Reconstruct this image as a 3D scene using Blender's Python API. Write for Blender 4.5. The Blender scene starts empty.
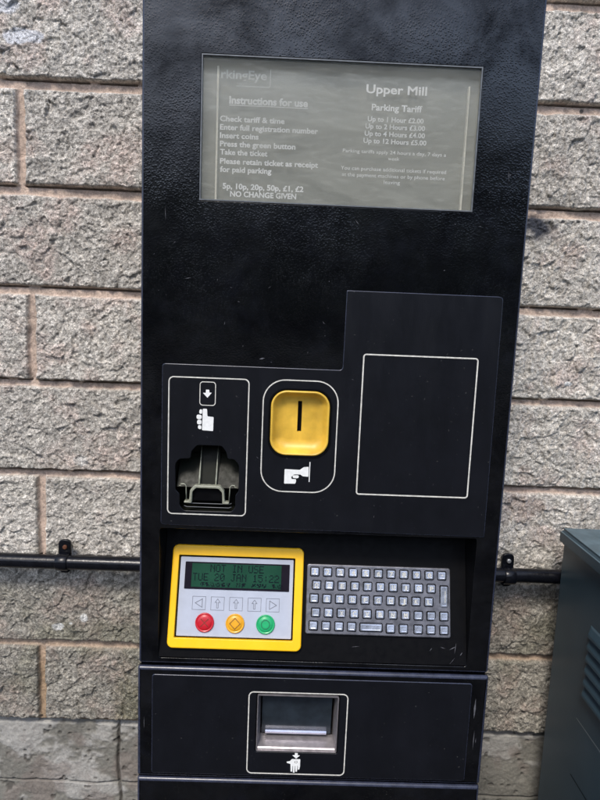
import bpy, bmesh, math, random
import numpy as np
from mathutils import Matrix, Vector
from mathutils.geometry import tessellate_polygon

R_ = math.radians
sc = bpy.context.scene

# ------------------------------------------------------------------ camera
cam_d = bpy.data.cameras.new('camera')
cam = bpy.data.objects.new('camera', cam_d)
sc.collection.objects.link(cam)
cam_d.sensor_fit = 'VERTICAL'
cam_d.sensor_height = 36.0
cam_d.sensor_width = 27.0
cam_d.lens = 27.9
cam_d.clip_start = 0.02
cam_d.clip_end = 500.0
cx = (0.99908991, -0.01313334, 0.04058158)
cy = (0.03836919, -0.13887526, -0.98956629)
cz = (0.01863209, 0.99022279, -0.13824495)
cam.matrix_world = Matrix(((cx[0], -cy[0], -cz[0], -0.04007),
                           (cx[1], -cy[1], -cz[1], -0.64),
                           (cx[2], -cy[2], -cz[2], 1.45),
                           (0, 0, 0, 1)))
sc.camera = cam

# ------------------------------------------------------------------ sky and sun
SUN_EL, SUN_AZ = R_(52), R_(198)          # azimuth measured from +Y (into the wall) clockwise
world = bpy.data.worlds.new('World')
sc.world = world
world.use_nodes = True
wn = world.node_tree
bg = wn.nodes['Background']
sky = wn.nodes.new('ShaderNodeTexSky')
sky.sky_type = 'NISHITA'
sky.sun_disc = False
sky.sun_elevation = SUN_EL
sky.sun_rotation = SUN_AZ
sky.air_density = 1.0
sky.dust_density = 1.6
sky.ozone_density = 1.0
wn.links.new(sky.outputs[0], bg.inputs[0])
bg.inputs[1].default_value = 0.15
sun_d = bpy.data.lights.new('sun', 'SUN')
sun = bpy.data.objects.new('sun', sun_d)
sc.collection.objects.link(sun)
sun_d.energy = 1.5
sun_d.angle = R_(14)
sun_d.color = (1.0, 0.94, 0.86)
sdir = Vector((math.sin(SUN_AZ) * math.cos(SUN_EL), math.cos(SUN_AZ) * math.cos(SUN_EL), math.sin(SUN_EL)))
sun.rotation_euler = sdir.to_track_quat('Z', 'Y').to_euler()
sc.view_settings.view_transform = 'Standard'
sc.view_settings.look = 'None'
sc.view_settings.gamma = 1.0
sc.view_settings.exposure = 0.92

# ------------------------------------------------------------------ materials
def new_mat(name):
    m = bpy.data.materials.new(name)
    m.use_nodes = True
    nt = m.node_tree
    b = nt.nodes['Principled BSDF']
    return m, nt, b

def N(nt, t, **kw):
    n = nt.nodes.new(t)
    for k, v in kw.items():
        if k in n.inputs.keys() if isinstance(k, str) else False:
            n.inputs[k].default_value = v
        else:
            setattr(n, k, v)
    return n

def ramp(nt, src, stops):
    r = nt.nodes.new('ShaderNodeValToRGB')
    e = r.color_ramp.elements
    e[0].position, e[0].color = stops[0][0], (*stops[0][1], 1)
    e[1].position, e[1].color = stops[-1][0], (*stops[-1][1], 1)
    for p, c in stops[1:-1]:
        x = e.new(p)
        x.color = (*c, 1)
    nt.links.new(src, r.inputs[0])
    return r.outputs[0]

def g3(v):
    return (v, v, v)

def noise(nt, scale, detail=4, rough=0.55, dist=0.0, vec=None):
    n = nt.nodes.new('ShaderNodeTexNoise')
    n.inputs['Scale'].default_value = scale
    n.inputs['Detail'].default_value = detail
    n.inputs['Roughness'].default_value = rough
    n.inputs['Distortion'].default_value = dist
    if vec is None:
        vec = tc(nt)
    nt.links.new(vec, n.inputs['Vector'])
    return n.outputs['Fac']

def tc(nt):
    for n in nt.nodes:
        if n.type == 'TEX_COORD':
            return n.outputs['Object']
    return nt.nodes.new('ShaderNodeTexCoord').outputs['Object']

def mapped(nt, scale):
    m = nt.nodes.new('ShaderNodeMapping')
    m.inputs['Scale'].default_value = scale
    nt.links.new(tc(nt), m.inputs[0])
    return m.outputs[0]

def bump(nt, b, h, strength, dist):
    n = nt.nodes.new('ShaderNodeBump')
    n.inputs['Strength'].default_value = strength
    n.inputs['Distance'].default_value = dist
    nt.links.new(h, n.inputs['Height'])
    nt.links.new(n.outputs[0], b.inputs['Normal'])
    return n

def mixc(nt, fac, a, c, mode='MIX'):
    m = nt.nodes.new('ShaderNodeMix')
    m.data_type = 'RGBA'
    m.blend_type = mode
    for sock, v in ((m.inputs[0], fac), (m.inputs[6], a), (m.inputs[7], c)):
        if isinstance(v, (int, float)):
            sock.default_value = v
        elif isinstance(v, tuple):
            sock.default_value = (*v, 1)
        else:
            nt.links.new(v, sock)
    return m.outputs[2]

def mathn(nt, op, a, b_=0.0, c=None):
    m = nt.nodes.new('ShaderNodeMath')
    m.operation = op
    for i, v in enumerate((a, b_, c)):
        if v is None:
            continue
        if isinstance(v, (int, float)):
            m.inputs[i].default_value = v
        else:
            nt.links.new(v, m.inputs[i])
    return m.outputs[0]

def simple(name, col, rough=0.5, metal=0.0, var=0.12, scale=60, spec=0.5, bumps=0.0, bscale=900):
    m, nt, b = new_mat(name)
    n = noise(nt, scale, 5)
    lo = tuple(c * (1 - var) for c in col)
    hi = tuple(min(1, c * (1 + var)) for c in col)
    nt.links.new(ramp(nt, n, [(0.3, lo), (0.7, hi)]), b.inputs['Base Color'])
    n2 = noise(nt, scale * 2.3, 4)
    nt.links.new(ramp(nt, n2, [(0.3, g3(max(0.02, rough * 0.8))), (0.7, g3(min(1, rough * 1.2)))]), b.inputs['Roughness'])
    b.inputs['Metallic'].default_value = metal
    b.inputs['Specular IOR Level'].default_value = spec
    if bumps:
        bump(nt, b, noise(nt, bscale, 3), bumps, 0.0005)
    return m

# textured gloss black powder coat
def black_coat():
    m, nt, b = new_mat('black_textured_paint')
    big = noise(nt, 7, 5, 0.65)
    mid = noise(nt, 55, 4, 0.6)
    fine = noise(nt, 900, 2, 0.5)
    # weathered film: grey blue bloom in drifting patches, thin pale scratches
    streak = noise(nt, 1.0, 5, 0.6, vec=mapped(nt, (60, 60, 4)))
    f = mathn(nt, 'MULTIPLY', ramp(nt, big, [(0.42, g3(0)), (0.68, g3(1))]), ramp(nt, mid, [(0.4, g3(0)), (0.65, g3(1))]))
    base = mixc(nt, f, (0.0015, 0.0016, 0.0022), (0.0040, 0.0046, 0.0075))
    dust = ramp(nt, noise(nt, 650, 2), [(0.68, g3(0)), (0.76, g3(0.5))])
    base = mixc(nt, mathn(nt, 'MULTIPLY', dust, ramp(nt, streak, [(0.45, g3(0)), (0.7, g3(1))])), base, (0.10, 0.095, 0.085))
    nt.links.new(base, b.inputs['Base Color'])
    nt.links.new(ramp(nt, big, [(0.35, g3(0.14)), (0.7, g3(0.27))]), b.inputs['Roughness'])
    vo = nt.nodes.new('ShaderNodeTexVoronoi')
    vo.feature = 'F1'
    vo.inputs['Scale'].default_value = 480
    nt.links.new(tc(nt), vo.inputs['Vector'])
    h = mathn(nt, 'ADD', ramp(nt, vo.outputs['Distance'], [(0.12, g3(1.0)), (0.62, g3(0.0))]), mathn(nt, 'MULTIPLY', fine, 0.25))
    h = mathn(nt, 'MULTIPLY', h, ramp(nt, noise(nt, 9, 5, 0.65, 0.3), [(0.38, g3(0.2)), (0.62, g3(1.0))]))
    h = mathn(nt, 'MULTIPLY', h, 1.5)
    bump(nt, b, h, 0.20, 0.00042)
    nt.links.new(ramp(nt, noise(nt, 13, 6, 0.7, 0.4), [(0.36, g3(0.18)), (0.62, g3(0.70))]), b.inputs['Specular IOR Level'])
    return m

def panel_coat():
    m, nt, b = new_mat('satin_navy_black_paint')
    cloud = noise(nt, 22, 6, 0.65)
    smear = noise(nt, 1.0, 5, 0.65, vec=mapped(nt, (45, 45, 11)))
    base = ramp(nt, cloud, [(0.3, (0.0028, 0.0032, 0.0050)), (0.7, (0.0052, 0.0058, 0.0088))])
    s = ramp(nt, smear, [(0.56, g3(0)), (0.66, g3(0.55))])
    base = mixc(nt, s, base, (0.004, 0.0045, 0.006))
    sp = ramp(nt, noise(nt, 300, 2), [(0.72, g3(0)), (0.80, g3(0.6))])
    base = mixc(nt, sp, base, (0.09, 0.09, 0.085))
    nt.links.new(base, b.inputs['Base Color'])
    nt.links.new(ramp(nt, smear, [(0.3, g3(0.42)), (0.7, g3(0.30))]), b.inputs['Roughness'])
    b.inputs['Specular IOR Level'].default_value = 0.35
    bump(nt, b, noise(nt, 900, 2), 0.10, 0.0004)
    return m

M_black = black_coat()
M_panel = panel_coat()
M_scuff = simple('grey_scuff', (0.085, 0.085, 0.095), 0.6, var=0.4, scale=300)
M_lip = simple('smooth_edge_sky_highlight', (0.026, 0.030, 0.050), 0.28, scale=90, var=0.35)  # rounded edges: smoother paint, bluish sky highlight put into its base colour
M_dark = simple('dark_moulded_plastic', (0.0018, 0.0018, 0.0024), 0.5, spec=0.12)
M_slot = simple('dark_grey_card_slot_plastic', (0.014, 0.015, 0.011), 0.38, scale=90, spec=0.08)
M_rib = simple('worn_grey_green_plastic', (0.27, 0.275, 0.21), 0.22, scale=200, var=0.3)
M_line = simple('cream_line_paint', (0.60, 0.58, 0.52), 0.55, scale=240, var=0.22)
M_white = simple('white_symbol_paint', (0.80, 0.80, 0.77), 0.55, scale=300, var=0.08)
M_yellow = simple('yellow_bezel_paint', (0.91, 0.51, 0.006), 0.38, scale=40, var=0.06, bumps=0.08)
M_dish = simple('mustard_yellow_moulding', (0.66, 0.41, 0.050), 0.36, scale=45, var=0.22, bumps=0.05)
M_face = simple('pale_grey_membrane', (0.40, 0.43, 0.50), 0.45, scale=60, var=0.06)
M_ink = simple('dark_grey_ink', (0.16, 0.17, 0.20), 0.6, var=0.2)
M_red = simple('red_button_plastic', (0.45, 0.008, 0.018), 0.35, var=0.1)
M_redd = simple('dark_red_mark', (0.16, 0.02, 0.01), 0.45)
M_amb = simple('amber_button_plastic', (0.66, 0.32, 0.012), 0.35, var=0.1)
M_ambd = simple('brown_mark', (0.22, 0.09, 0.01), 0.45)
M_grn = simple('green_button_plastic', (0.012, 0.34, 0.12), 0.35, var=0.1)
M_grnd = simple('dark_green_mark', (0.01, 0.13, 0.06), 0.45)
M_steel = simple('dull_steel_plate', (0.19, 0.19, 0.21), 0.44, metal=0.75, var=0.3, scale=120, bumps=0.05)
M_key = simple('grey_blue_metal_key', (0.52, 0.56, 0.65), 0.28, metal=0.7, var=0.3, scale=130)
M_ltr = simple('pale_key_lettering', (0.52, 0.51, 0.45), 0.5, scale=300, var=0.1)
M_tray = simple('brushed_brown_steel', (0.34, 0.315, 0.32), 0.40, metal=0.7, scale=150, var=0.2)
M_flap = simple('smoky_plastic_flap', (0.018, 0.025, 0.033), 0.22, scale=60, var=0.3)
M_bar = simple('polished_steel_bar', (0.62, 0.62, 0.72), 0.25, metal=0.9)
M_pipe = simple('black_gloss_pipe_paint', (0.004, 0.0045, 0.007), 0.24, scale=70, var=0.4, bumps=0.5, bscale=190, spec=0.3)
M_screw = simple('bright_screw_zinc', (0.6, 0.6, 0.6), 0.3, metal=0.8)
M_lcdk = simple('lcd_black_surround', (0.012, 0.010, 0.016), 0.12, spec=0.25)
M_lcdi = simple('lcd_dark_dots', (0.001, 0.004, 0.008), 0.3, spec=0.2)

def lcd_mat():
    m, nt, b = new_mat('green_lcd_glass')
    n = noise(nt, 30, 3)
    nt.links.new(ramp(nt, n, [(0.3, (0.010, 0.046, 0.028)), (0.7, (0.016, 0.066, 0.040))]), b.inputs['Base Color'])
    b.inputs['Roughness'].default_value = 0.14
    b.inputs['Specular IOR Level'].default_value = 0.25
    return m
M_lcd = lcd_mat()

def sheet_mat():
    m, nt, b = new_mat('faded_notice_sheet')
    n = noise(nt, 12, 5, 0.6)
    nt.links.new(ramp(nt, n, [(0.3, (0.10, 0.105, 0.088)), (0.7, (0.20, 0.20, 0.165))]), b.inputs['Base Color'])
    b.inputs['Roughness'].default_value = 0.6
    return m
M_sheet = sheet_mat()
M_txt = simple('white_print', (0.92, 0.92, 0.89), 0.6, scale=200, var=0.12)
M_txtf = simple('faded_grey_print', (0.36, 0.38, 0.37), 0.6, scale=120, var=0.2)

def pane_mat():
    # scuffed polycarbonate: clear but carrying a cloudy, scratched film
    m, nt, b = new_mat('scuffed_polycarbonate')
    c = noise(nt, 1.0, 6, 0.62, 0.6, vec=mapped(nt, (9, 9, 24)))
    fine = noise(nt, 1.0, 4, 0.6, vec=mapped(nt, (60, 60, 240)))
    scr = ramp(nt, fine, [(0.5, g3(0)), (0.75, g3(0.12))])
    a = ramp(nt, c, [(0.32, g3(0.17)), (0.5, g3(0.27)), (0.68, g3(0.38))])
    # the cloudy film stops short of the top of the pane along a wavy tide line
    sep = nt.nodes.new('ShaderNodeSeparateXYZ')
    nt.links.new(tc(nt), sep.inputs[0])
    tide = mathn(nt, 'ADD', sep.outputs[2], mathn(nt, 'MULTIPLY', noise(nt, 11, 3), 0.016))
    tf = nt.nodes.new('ShaderNodeMapRange')
    tf.inputs['From Min'].default_value = 1.6855
    tf.inputs['From Max'].default_value = 1.6915
    tf.inputs['To Min'].default_value = 1.0
    tf.inputs['To Max'].default_value = 0.55
    nt.links.new(tide, tf.inputs['Value'])
    al = mathn(nt, 'MULTIPLY', mathn(nt, 'ADD', a, scr), tf.outputs[0])
    nt.links.new(al, b.inputs['Alpha'])
    b.inputs['Base Color'].default_value = (0.40, 0.405, 0.35, 1)
    b.inputs['Roughness'].default_value = 0.16
    b.inputs['Specular IOR Level'].default_value = 0.6
    bump(nt, b, c, 0.05, 0.0015)
    return m
M_pane = pane_mat()
M_edge = simple('scuffed_clear_plastic_edge', (0.13, 0.14, 0.15), 0.35, var=0.3, scale=120)
M_strip = simple('cream_paper_edge', (0.72, 0.68, 0.55), 0.6, var=0.15, scale=80)

def green_cab():
    m, nt, b = new_mat('dark_green_cabinet_paint')
    n = noise(nt, 9, 6, 0.6)
    base = ramp(nt, n, [(0.3, (0.024, 0.045, 0.062)), (0.7, (0.034, 0.060, 0.080))])
    sp = ramp(nt, noise(nt, 180, 3), [(0.68, g3(0)), (0.8, g3(0.5))])
    base = mixc(nt, sp, base, (0.09, 0.11, 0.11))
    nt.links.new(base, b.inputs['Base Color'])
    b.inputs['Roughness'].default_value = 0.36
    bump(nt, b, noise(nt, 350, 3), 0.18, 0.0006)
    return m
M_cab = green_cab()
M_lidsheen = simple('green_lid_sky_sheen', (0.075, 0.115, 0.135), 0.40, scale=40, var=0.25)  # lid top only: bright sky reflection painted in as a paler green
M_scr = simple('bare_scratch_primer', (0.30, 0.33, 0.33), 0.5)

def wall_mat():
    m, nt, b = new_mat('split_face_walling')
    at = nt.nodes.new('ShaderNodeAttribute')
    at.attribute_name = 'Col'
    rg = nt.nodes.new('ShaderNodeAttribute')
    rg.attribute_name = 'Rough'
    col = at.outputs['Color']
    n1 = noise(nt, 750, 3, 0.6)
    n2 = noise(nt, 260, 4, 0.65)
    sp = ramp(nt, n1, [(0.34, g3(0.52)), (0.5, g3(1.0)), (0.66, g3(1.5))])
    sp2 = ramp(nt, n2, [(0.34, g3(0.62)), (0.5, g3(1.0)), (0.68, g3(1.35))])
    c = mixc(nt, 1.0, col, sp, 'MULTIPLY')
    c = mixc(nt, 1.0, c, sp2, 'MULTIPLY')
    plain = mixc(nt, 1.0, col, ramp(nt, n2, [(0.3, g3(0.86)), (0.7, g3(1.14))]), 'MULTIPLY')
    c = mixc(nt, rg.outputs['Fac'], plain, c)
    nt.links.new(c, b.inputs['Base Color'])
    b.inputs['Roughness'].default_value = 0.93
    b.inputs['Specular IOR Level'].default_value = 0.2
    h = mathn(nt, 'ADD', noise(nt, 330, 5, 0.7), mathn(nt, 'MULTIPLY', noise(nt, 130, 3, 0.6), 0.9))
    h = mathn(nt, 'MULTIPLY', h, mathn(nt, 'ADD', mathn(nt, 'MULTIPLY', rg.outputs['Fac'], 0.8), 0.2))
    bump(nt, b, h, 0.9, 0.0035)
    return m
M_wall = wall_mat()

def ground_mat():
    m, nt, b = new_mat('asphalt')
    n = noise(nt, 140, 5, 0.7)
    k = noise(nt, 1.2, 4)
    c = ramp(nt, n, [(0.3, g3(0.025)), (0.7, g3(0.055))])
    c = mixc(nt, 1.0, c, ramp(nt, k, [(0.3, g3(0.8)), (0.7, g3(1.2))]), 'MULTIPLY')
    nt.links.new(c, b.inputs['Base Color'])
    b.inputs['Roughness'].default_value = 0.85
    bump(nt, b, n, 0.6, 0.004)
    return m
def blocker_mat():
    m, nt, b = new_mat('dark_sky_blocker')
    n = noise(nt, 0.8, 6, 0.7)
    nt.links.new(ramp(nt, n, [(0.3, (0.018, 0.026, 0.014)), (0.7, (0.05, 0.06, 0.035))]), b.inputs['Base Color'])
    b.inputs['Roughness'].default_value = 0.95
    return m

# ------------------------------------------------------------------ mesh helpers
def rrect(x0, x1, z0, z1, r, n=8):
    r = min(r, (x1 - x0) / 2 - 1e-6, (z1 - z0) / 2 - 1e-6)
    if r <= 1e-6:
        return [(x0, z0), (x1, z0), (x1, z1), (x0, z1)]
    out = []
    for cx_, cz_, a0 in ((x1 - r, z0 + r, -90), (x1 - r, z1 - r, 0), (x0 + r, z1 - r, 90), (x0 + r, z0 + r, 180)):
        for k in range(n + 1):
            a = R_(a0 + 90 * k / n)
            out.append((cx_ + r * math.cos(a), cz_ + r * math.sin(a)))
    return out

def circle(x, z, r, n=40):
    return [(x + r * math.cos(2 * math.pi * k / n), z + r * math.sin(2 * math.pi * k / n)) for k in range(n)]

def area(l):
    return sum(l[i][0] * l[(i + 1) % len(l)][1] - l[(i + 1) % len(l)][0] * l[i][1] for i in range(len(l))) / 2

def ccw(l):
    return l if area(l) > 0 else l[::-1]

def off(l, d):
    """inward offset of a CCW loop by d (negative: outward)"""
    if abs(d) < 1e-9:
        return list(l)
    out = []
    n = len(l)
    for i in range(n):
        p0, p1, p2 = Vector(l[i - 1]), Vector(l[i]), Vector(l[(i + 1) % n])
        e1 = (p1 - p0); e2 = (p2 - p1)
        e1.normalize(); e2.normalize()
        n1 = Vector((-e1.y, e1.x)); n2 = Vector((-e2.y, e2.x))
        b = n1 + n2
        if b.length < 1e-6:
            b = n1
        b.normalize()
        c = max(0.35, b.dot(n1))
        q = p1 + b * (d / c)
        out.append((q.x, q.y))
    return out

def round_poly(l, r, n=5):
    """round the corners of a polygon; r may be one value or one per corner"""
    out = []
    m = len(l)
    for i in range(m):
        rr = r[i] if isinstance(r, (list, tuple)) else r
        p0, p1, p2 = Vector(l[i - 1]), Vector(l[i]), Vector(l[(i + 1) % m])
        a = (p0 - p1); b = (p2 - p1)
        rr = min(rr, a.length * 0.49, b.length * 0.49)
        if rr < 1e-6:
            out.append(tuple(p1)); continue
        a = p1 + a.normalized() * rr
        b = p1 + b.normalized() * rr
        for k in range(n + 1):
            t = k / n
            q = a * (1 - t) ** 2 + p1 * 2 * t * (1 - t) + b * t * t
            out.append((q.x, q.y))
    return out

_fontcache = {}
def glyphs(s, bold):
    key = (s, bold)
    if key in _fontcache:
        return _fontcache[key]
    cu = bpy.data.curves.new('t', 'FONT')
    cu.body = s
    cu.size = 1.0
    cu.offset = bold
    cu.resolution_u = 3
    cu.fill_mode = 'FRONT'
    o = bpy.data.objects.new('t', cu)
    me = bpy.data.meshes.new_from_object(o)
    v = np.array([tuple(p.co) for p in me.vertices]) if len(me.vertices) else np.zeros((0, 3))
    f = [tuple(p.vertices) for p in me.polygons]
    bpy.data.objects.remove(o)
    bpy.data.curves.remove(cu)
    bpy.data.meshes.remove(me)
    _fontcache[key] = (v, f)
    return v, f

_capv, _ = glyphs('H', 0.0)
CAP = _capv[:, 1].max() - _capv[:, 1].min()

class MB:
    """collects shapes in local x / y(depth, towards the wall) / z and links them as ONE mesh object"""
    def __init__(self):
        self.v, self.f, self.m, self.s = [], [], [], []

    def add(self, vs, fs, mi=0, smooth=False):
        o = len(self.v)
        self.v += [tuple(p) for p in vs]
        for f in fs:
            self.f.append([i + o for i in f]); self.m.append(mi); self.s.append(smooth)

    def fill(self, loops, y, mi=0, flip=False):
        """flat face in the xz plane; the first loop is the outline, the rest holes"""
        pts = [[Vector((p[0], p[1], 0)) for p in l] for l in loops]
        tris = tessellate_polygon(pts)
        flat = [p for l in loops for p in l]
        vs = [(p[0], y, p[1]) for p in flat]
        fs = []
        for t in tris:
            a, b, c = (flat[i] for i in t)
            ar = (b[0] - a[0]) * (c[1] - a[1]) - (c[0] - a[0]) * (b[1] - a[1])
            if abs(ar) < 1e-14:
                continue
            t = tuple(t) if ar > 0 else tuple(t)[::-1]
            fs.append(t[::-1] if flip else t)
        self.add(vs, fs, mi)

    def wall(self, a, ya, b, yb, mi=0, smooth=True, flip=False):
        n = len(a)
        vs = [(p[0], ya, p[1]) for p in a] + [(p[0], yb, p[1]) for p in b]
        fs = []
        for i in range(n):
            j = (i + 1) % n
            q = (i, i + n, j + n, j)
            fs.append(q[::-1] if flip else q)
        self.add(vs, fs, mi, smooth)

    def plate(self, outer, holes, yf, yb, bev=0.0, segs=3, mi=0, hole_bev=None, back=True, bmi=None):
        outer = ccw(outer); holes = [ccw(h) for h in holes]
        hb = bev if hole_bev is None else hole_bev
        self.fill([off(outer, bev)] + [off(h, -hb) for h in holes], yf, mi)
        for l, sgn, bv, flip in [(outer, 1, bev, False)] + [(h, -1, hb, True) for h in holes]:
            prev, py = off(l, sgn * bv), yf
            if bv > 0:
                for k in range(1, segs + 1):
                    a = math.pi / 2 * k / segs
                    cur = off(l, sgn * bv * (1 - math.sin(a)))
                    y = yf + bv * (1 - math.cos(a))
                    self.wall(prev, py, cur, y, mi if (bmi is None or flip) else bmi, True, flip)
                    prev, py = cur, y
            self.wall(prev, py, l, yb, mi, False, flip)
        if back:
            self.fill([outer] + holes, yb, mi, True)

    def ring(self, outer, w, y, t, mi=0):
        outer = ccw(outer)
        self.plate(outer, [off(outer, w)], y, y + t, 0, mi=mi)

    def box(self, x0, x1, y0, y1, z0, z1, mi=0, bev=0.0):
        self.plate(rrect(x0, x1, z0, z1, 0), [], y0, y1, bev, mi=mi)

    def line(self, pts, w, y, t, mi=0, closed=False):
        n = len(pts)
        for i in range(n if closed else n - 1):
            a, b = Vector(pts[i]), Vector(pts[(i + 1) % n])
            d = (b - a).normalized()
            p = Vector((-d.y, d.x)) * (w / 2)
            e = d * (w * 0.45)
            q = [a - e - p, b + e - p, b + e + p, a - e + p]
            self.plate([tuple(c) for c in q], [], y - 0.00001 * (i % 2), y + t, 0, mi=mi)

    def text(self, s, x0, x1, z, cap, y, t=0.0001, mi=0, bold=0.0, rot=0.0):
        """text squeezed between x0 and x1 with its baseline at z"""
        v, f = glyphs(s, bold)
        if not len(v):
            return
        mn, mx = v[:, 0].min(), v[:, 0].max()
        sx = (x1 - x0) / (mx - mn)
        sz = cap / CAP
        vs = [(x0 + (p[0] - mn) * sx, y, z + p[1] * sz) for p in v]
        self.add(vs, f, mi)

    def tube(self, pts, r, n=20, mi=0, caps=True, smooth=True):
        pts = [Vector(p) for p in pts]
        rings = []
        for i, p in enumerate(pts):
            d = (pts[min(i + 1, len(pts) - 1)] - pts[max(i - 1, 0)]).normalized()
            u = d.orthogonal().normalized() if i == 0 else (u - d * u.dot(d)).normalized()
            w = d.cross(u)
            rr = r[i] if isinstance(r, (list, tuple)) else r
            rings.append([p + (u * math.cos(2 * math.pi * k / n) + w * math.sin(2 * math.pi * k / n)) * rr for k in range(n)])
        vs = [q for rg in rings for q in rg]
        fs = []
        for i in range(len(pts) - 1):
            for k in range(n):
                a, b = i * n + k, i * n + (k + 1) % n
                fs.append((a, b, b + n, a + n))
        self.add(vs, fs, mi, smooth)
        if caps:
            self.add(rings[0], [tuple(range(n))[::-1]], mi)
            self.add(rings[-1], [tuple(range(n))], mi)

    def prism(self, xs, prof, mi=0):
        """profile (y, z) swept along x from xs[0] to xs[1]"""
        n = len(prof)
        vs = [(xs[0], p[0], p[1]) for p in prof] + [(xs[1], p[0], p[1]) for p in prof]
        fs = [(i, (i + 1) % n, (i + 1) % n + n, i + n) for i in range(n)]
        fs += [tuple(range(n))[::-1], tuple(range(n, 2 * n))]
        self.add(vs, fs, mi)

    def build(self, name, mats, parent=None, merge=True):
        me = bpy.data.meshes.new(name)
        me.from_pydata(self.v, [], self.f)
        if not isinstance(mats, (list, tuple)):
            mats = [mats]
        for m in mats:
            me.materials.append(m)
        me.polygons.foreach_set('material_index', self.m)
        me.polygons.foreach_set('use_smooth', self.s)
        me.update()
        if merge:
            bm = bmesh.new(); bm.from_mesh(me)
            bmesh.ops.remove_doubles(bm, verts=bm.verts, dist=2e-6)
            bmesh.ops.recalc_face_normals(bm, faces=bm.faces)
            bm.to_mesh(me); bm.free()
        o = bpy.data.objects.new(name, me)
        sc.collection.objects.link(o)
        if parent is not None:
            o.parent = parent
        return o

def tag(o, label=None, cat=None, group=None, kind=None):
    if label: o['label'] = label
    if cat: o['category'] = cat
    if group: o['group'] = group
    if kind: o['kind'] = kind
    return o

def empty(name, loc):
    o = bpy.data.objects.new(name, None)
    o.location = loc
    o.empty_display_size = 0.1
    sc.collection.objects.link(o)
    return o

# ------------------------------------------------------------------ ground, and an added unseen slope that keeps low sky out of reflections
g = MB()
g.add([(-60, -60, 0), (60, -60, 0), (60, 30, 0), (-60, 30, 0)], [(0, 1, 2, 3)])
tag(g.build('ground', ground_mat()), kind='structure')
g = MB()
rnd = random.Random(4)
nx, ny = 60, 14
vs = []
for j in range(ny):
    for i in range(nx):
        x = -60 + 120 * i / (nx - 1)
        y = -18 - 34 * j / (ny - 1)
        z = -0.3 + 17.0 * (j / (ny - 1)) ** 0.55 + (rnd.random() - 0.5) * 1.1 * (j > 0) + 1.2 * math.sin(x * 0.13)* (j / (ny - 1))
        vs.append((x, y, z))
g.add(vs, [(j * nx + i, j * nx + i + 1, (j + 1) * nx + i + 1, (j + 1) * nx + i) for j in range(ny - 1) for i in range(nx - 1)])
tag(g.build('unseen_sky_blocker', blocker_mat()), kind='structure')

# ------------------------------------------------------------------ stone wall
def _hash(ix, iz, seed):
    h = (ix.astype(np.int64) * 374761393 + iz.astype(np.int64) * 668265263 + seed * 1442695041) & 0xffffffff
    h = ((h ^ (h >> 13)) * 1274126177) & 0xffffffff
    h = ((h ^ (h >> 16)) * 2246822519) & 0xffffffff
    h = h ^ (h >> 15)
    return (h & 0xffffff) / float(0xffffff)

def vnoise(x, z, seed):
    ix, iz = np.floor(x), np.floor(z)
    fx, fz = x - ix, z - iz
    ix = ix.astype(np.int64); iz = iz.astype(np.int64)
    fx = fx * fx * (3 - 2 * fx); fz = fz * fz * (3 - 2 * fz)
    a, b = _hash(ix, iz, seed), _hash(ix + 1, iz, seed)
    c, d = _hash(ix, iz + 1, seed), _hash(ix + 1, iz + 1, seed)
    return (a * (1 - fx) + b * fx) * (1 - fz) + (c * (1 - fx) + d * fx) * fz

def fbm(x, z, scale, seed, octs=4, gain=0.5):
    s, a, t = 0, 1.0, 0
    for k in range(octs):
        s = s + a * vnoise(x * scale * 2 ** k + 17.3 * k, z * scale * 2 ** k + 9.1 * k, seed + k)
        t += a; a *= gain
    return s / t

def facets(x, z, size, seed):
    """chipped stone: each irregular cell is a tilted flat face"""
    u, w = x / size, z / size
    iu, iw = np.floor(u), np.floor(w)
    best = np.full(x.shape, 1e9)
    val = np.zeros(x.shape)
    cid = np.zeros(x.shape)
    for dx in (-1, 0, 1):
        for dz in (-1, 0, 1):
            ci, cj = (iu + dx).astype(np.int64), (iw + dz).astype(np.int64)
            px, pz = ci + _hash(ci, cj, seed), cj + _hash(ci, cj, seed + 1)
            ex, ez = u - px, w - pz
            d = ex * ex + ez * ez
            tx, tz = _hash(ci, cj, seed + 2) - 0.5, _hash(ci, cj, seed + 3) - 0.5
            hh = _hash(ci, cj, seed + 4) - 0.5
            m = d < best
            best = np.where(m, d, best)
            val = np.where(m, ex * tx * 2 + ez * tz * 2 + hh, val)
            cid = np.where(m, hh + 0.5, cid)
    return val, cid

def axis(segs):
    out = []
    for a, b, st in segs:
        n = max(1, int(round((b - a) / st)))
        out += list(np.linspace(a, b, n, endpoint=False))
    out.append(segs[-1][1])
    return np.array(out)

xs = axis([(-2.2, -0.62, 0.012), (-0.62, -0.515, 0.003), (-0.515, -0.20, 0.0014), (-0.20, 0.22, 0.004), (0.22, 0.50, 0.0014), (0.50, 0.62, 0.003), (0.62, 2.2, 0.012)])
zs = axis([(0.0, 0.56, 0.010), (0.56, 0.62, 0.003), (0.62, 1.93, 0.0014), (1.93, 2.05, 0.003), (2.05, 2.62, 0.012)])
X, Z = np.meshgrid(xs, zs)
rows = [0.774, 0.910, 1.052, 1.191, 1.330, 1.468, 1.611, 1.757, 1.894, 2.035, 2.176, 2.317, 2.458, 2.62]
WY = 0.302
warp = (fbm(X, Z, 22, 5, 3) - 0.5) * 0.016
warz = (fbm(X, Z, 22, 9, 3) - 0.5) * 0.016
Xw, Zw = X + warp, Z + warz
r_idx = np.searchsorted(np.array(rows), Z) - 1
r_cl = np.clip(r_idx, 0, len(rows) - 2)
rl = np.array(rows)
zlo, zhi = rl[r_cl], rl[r_cl + 1]
pitch = 0.455
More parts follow.
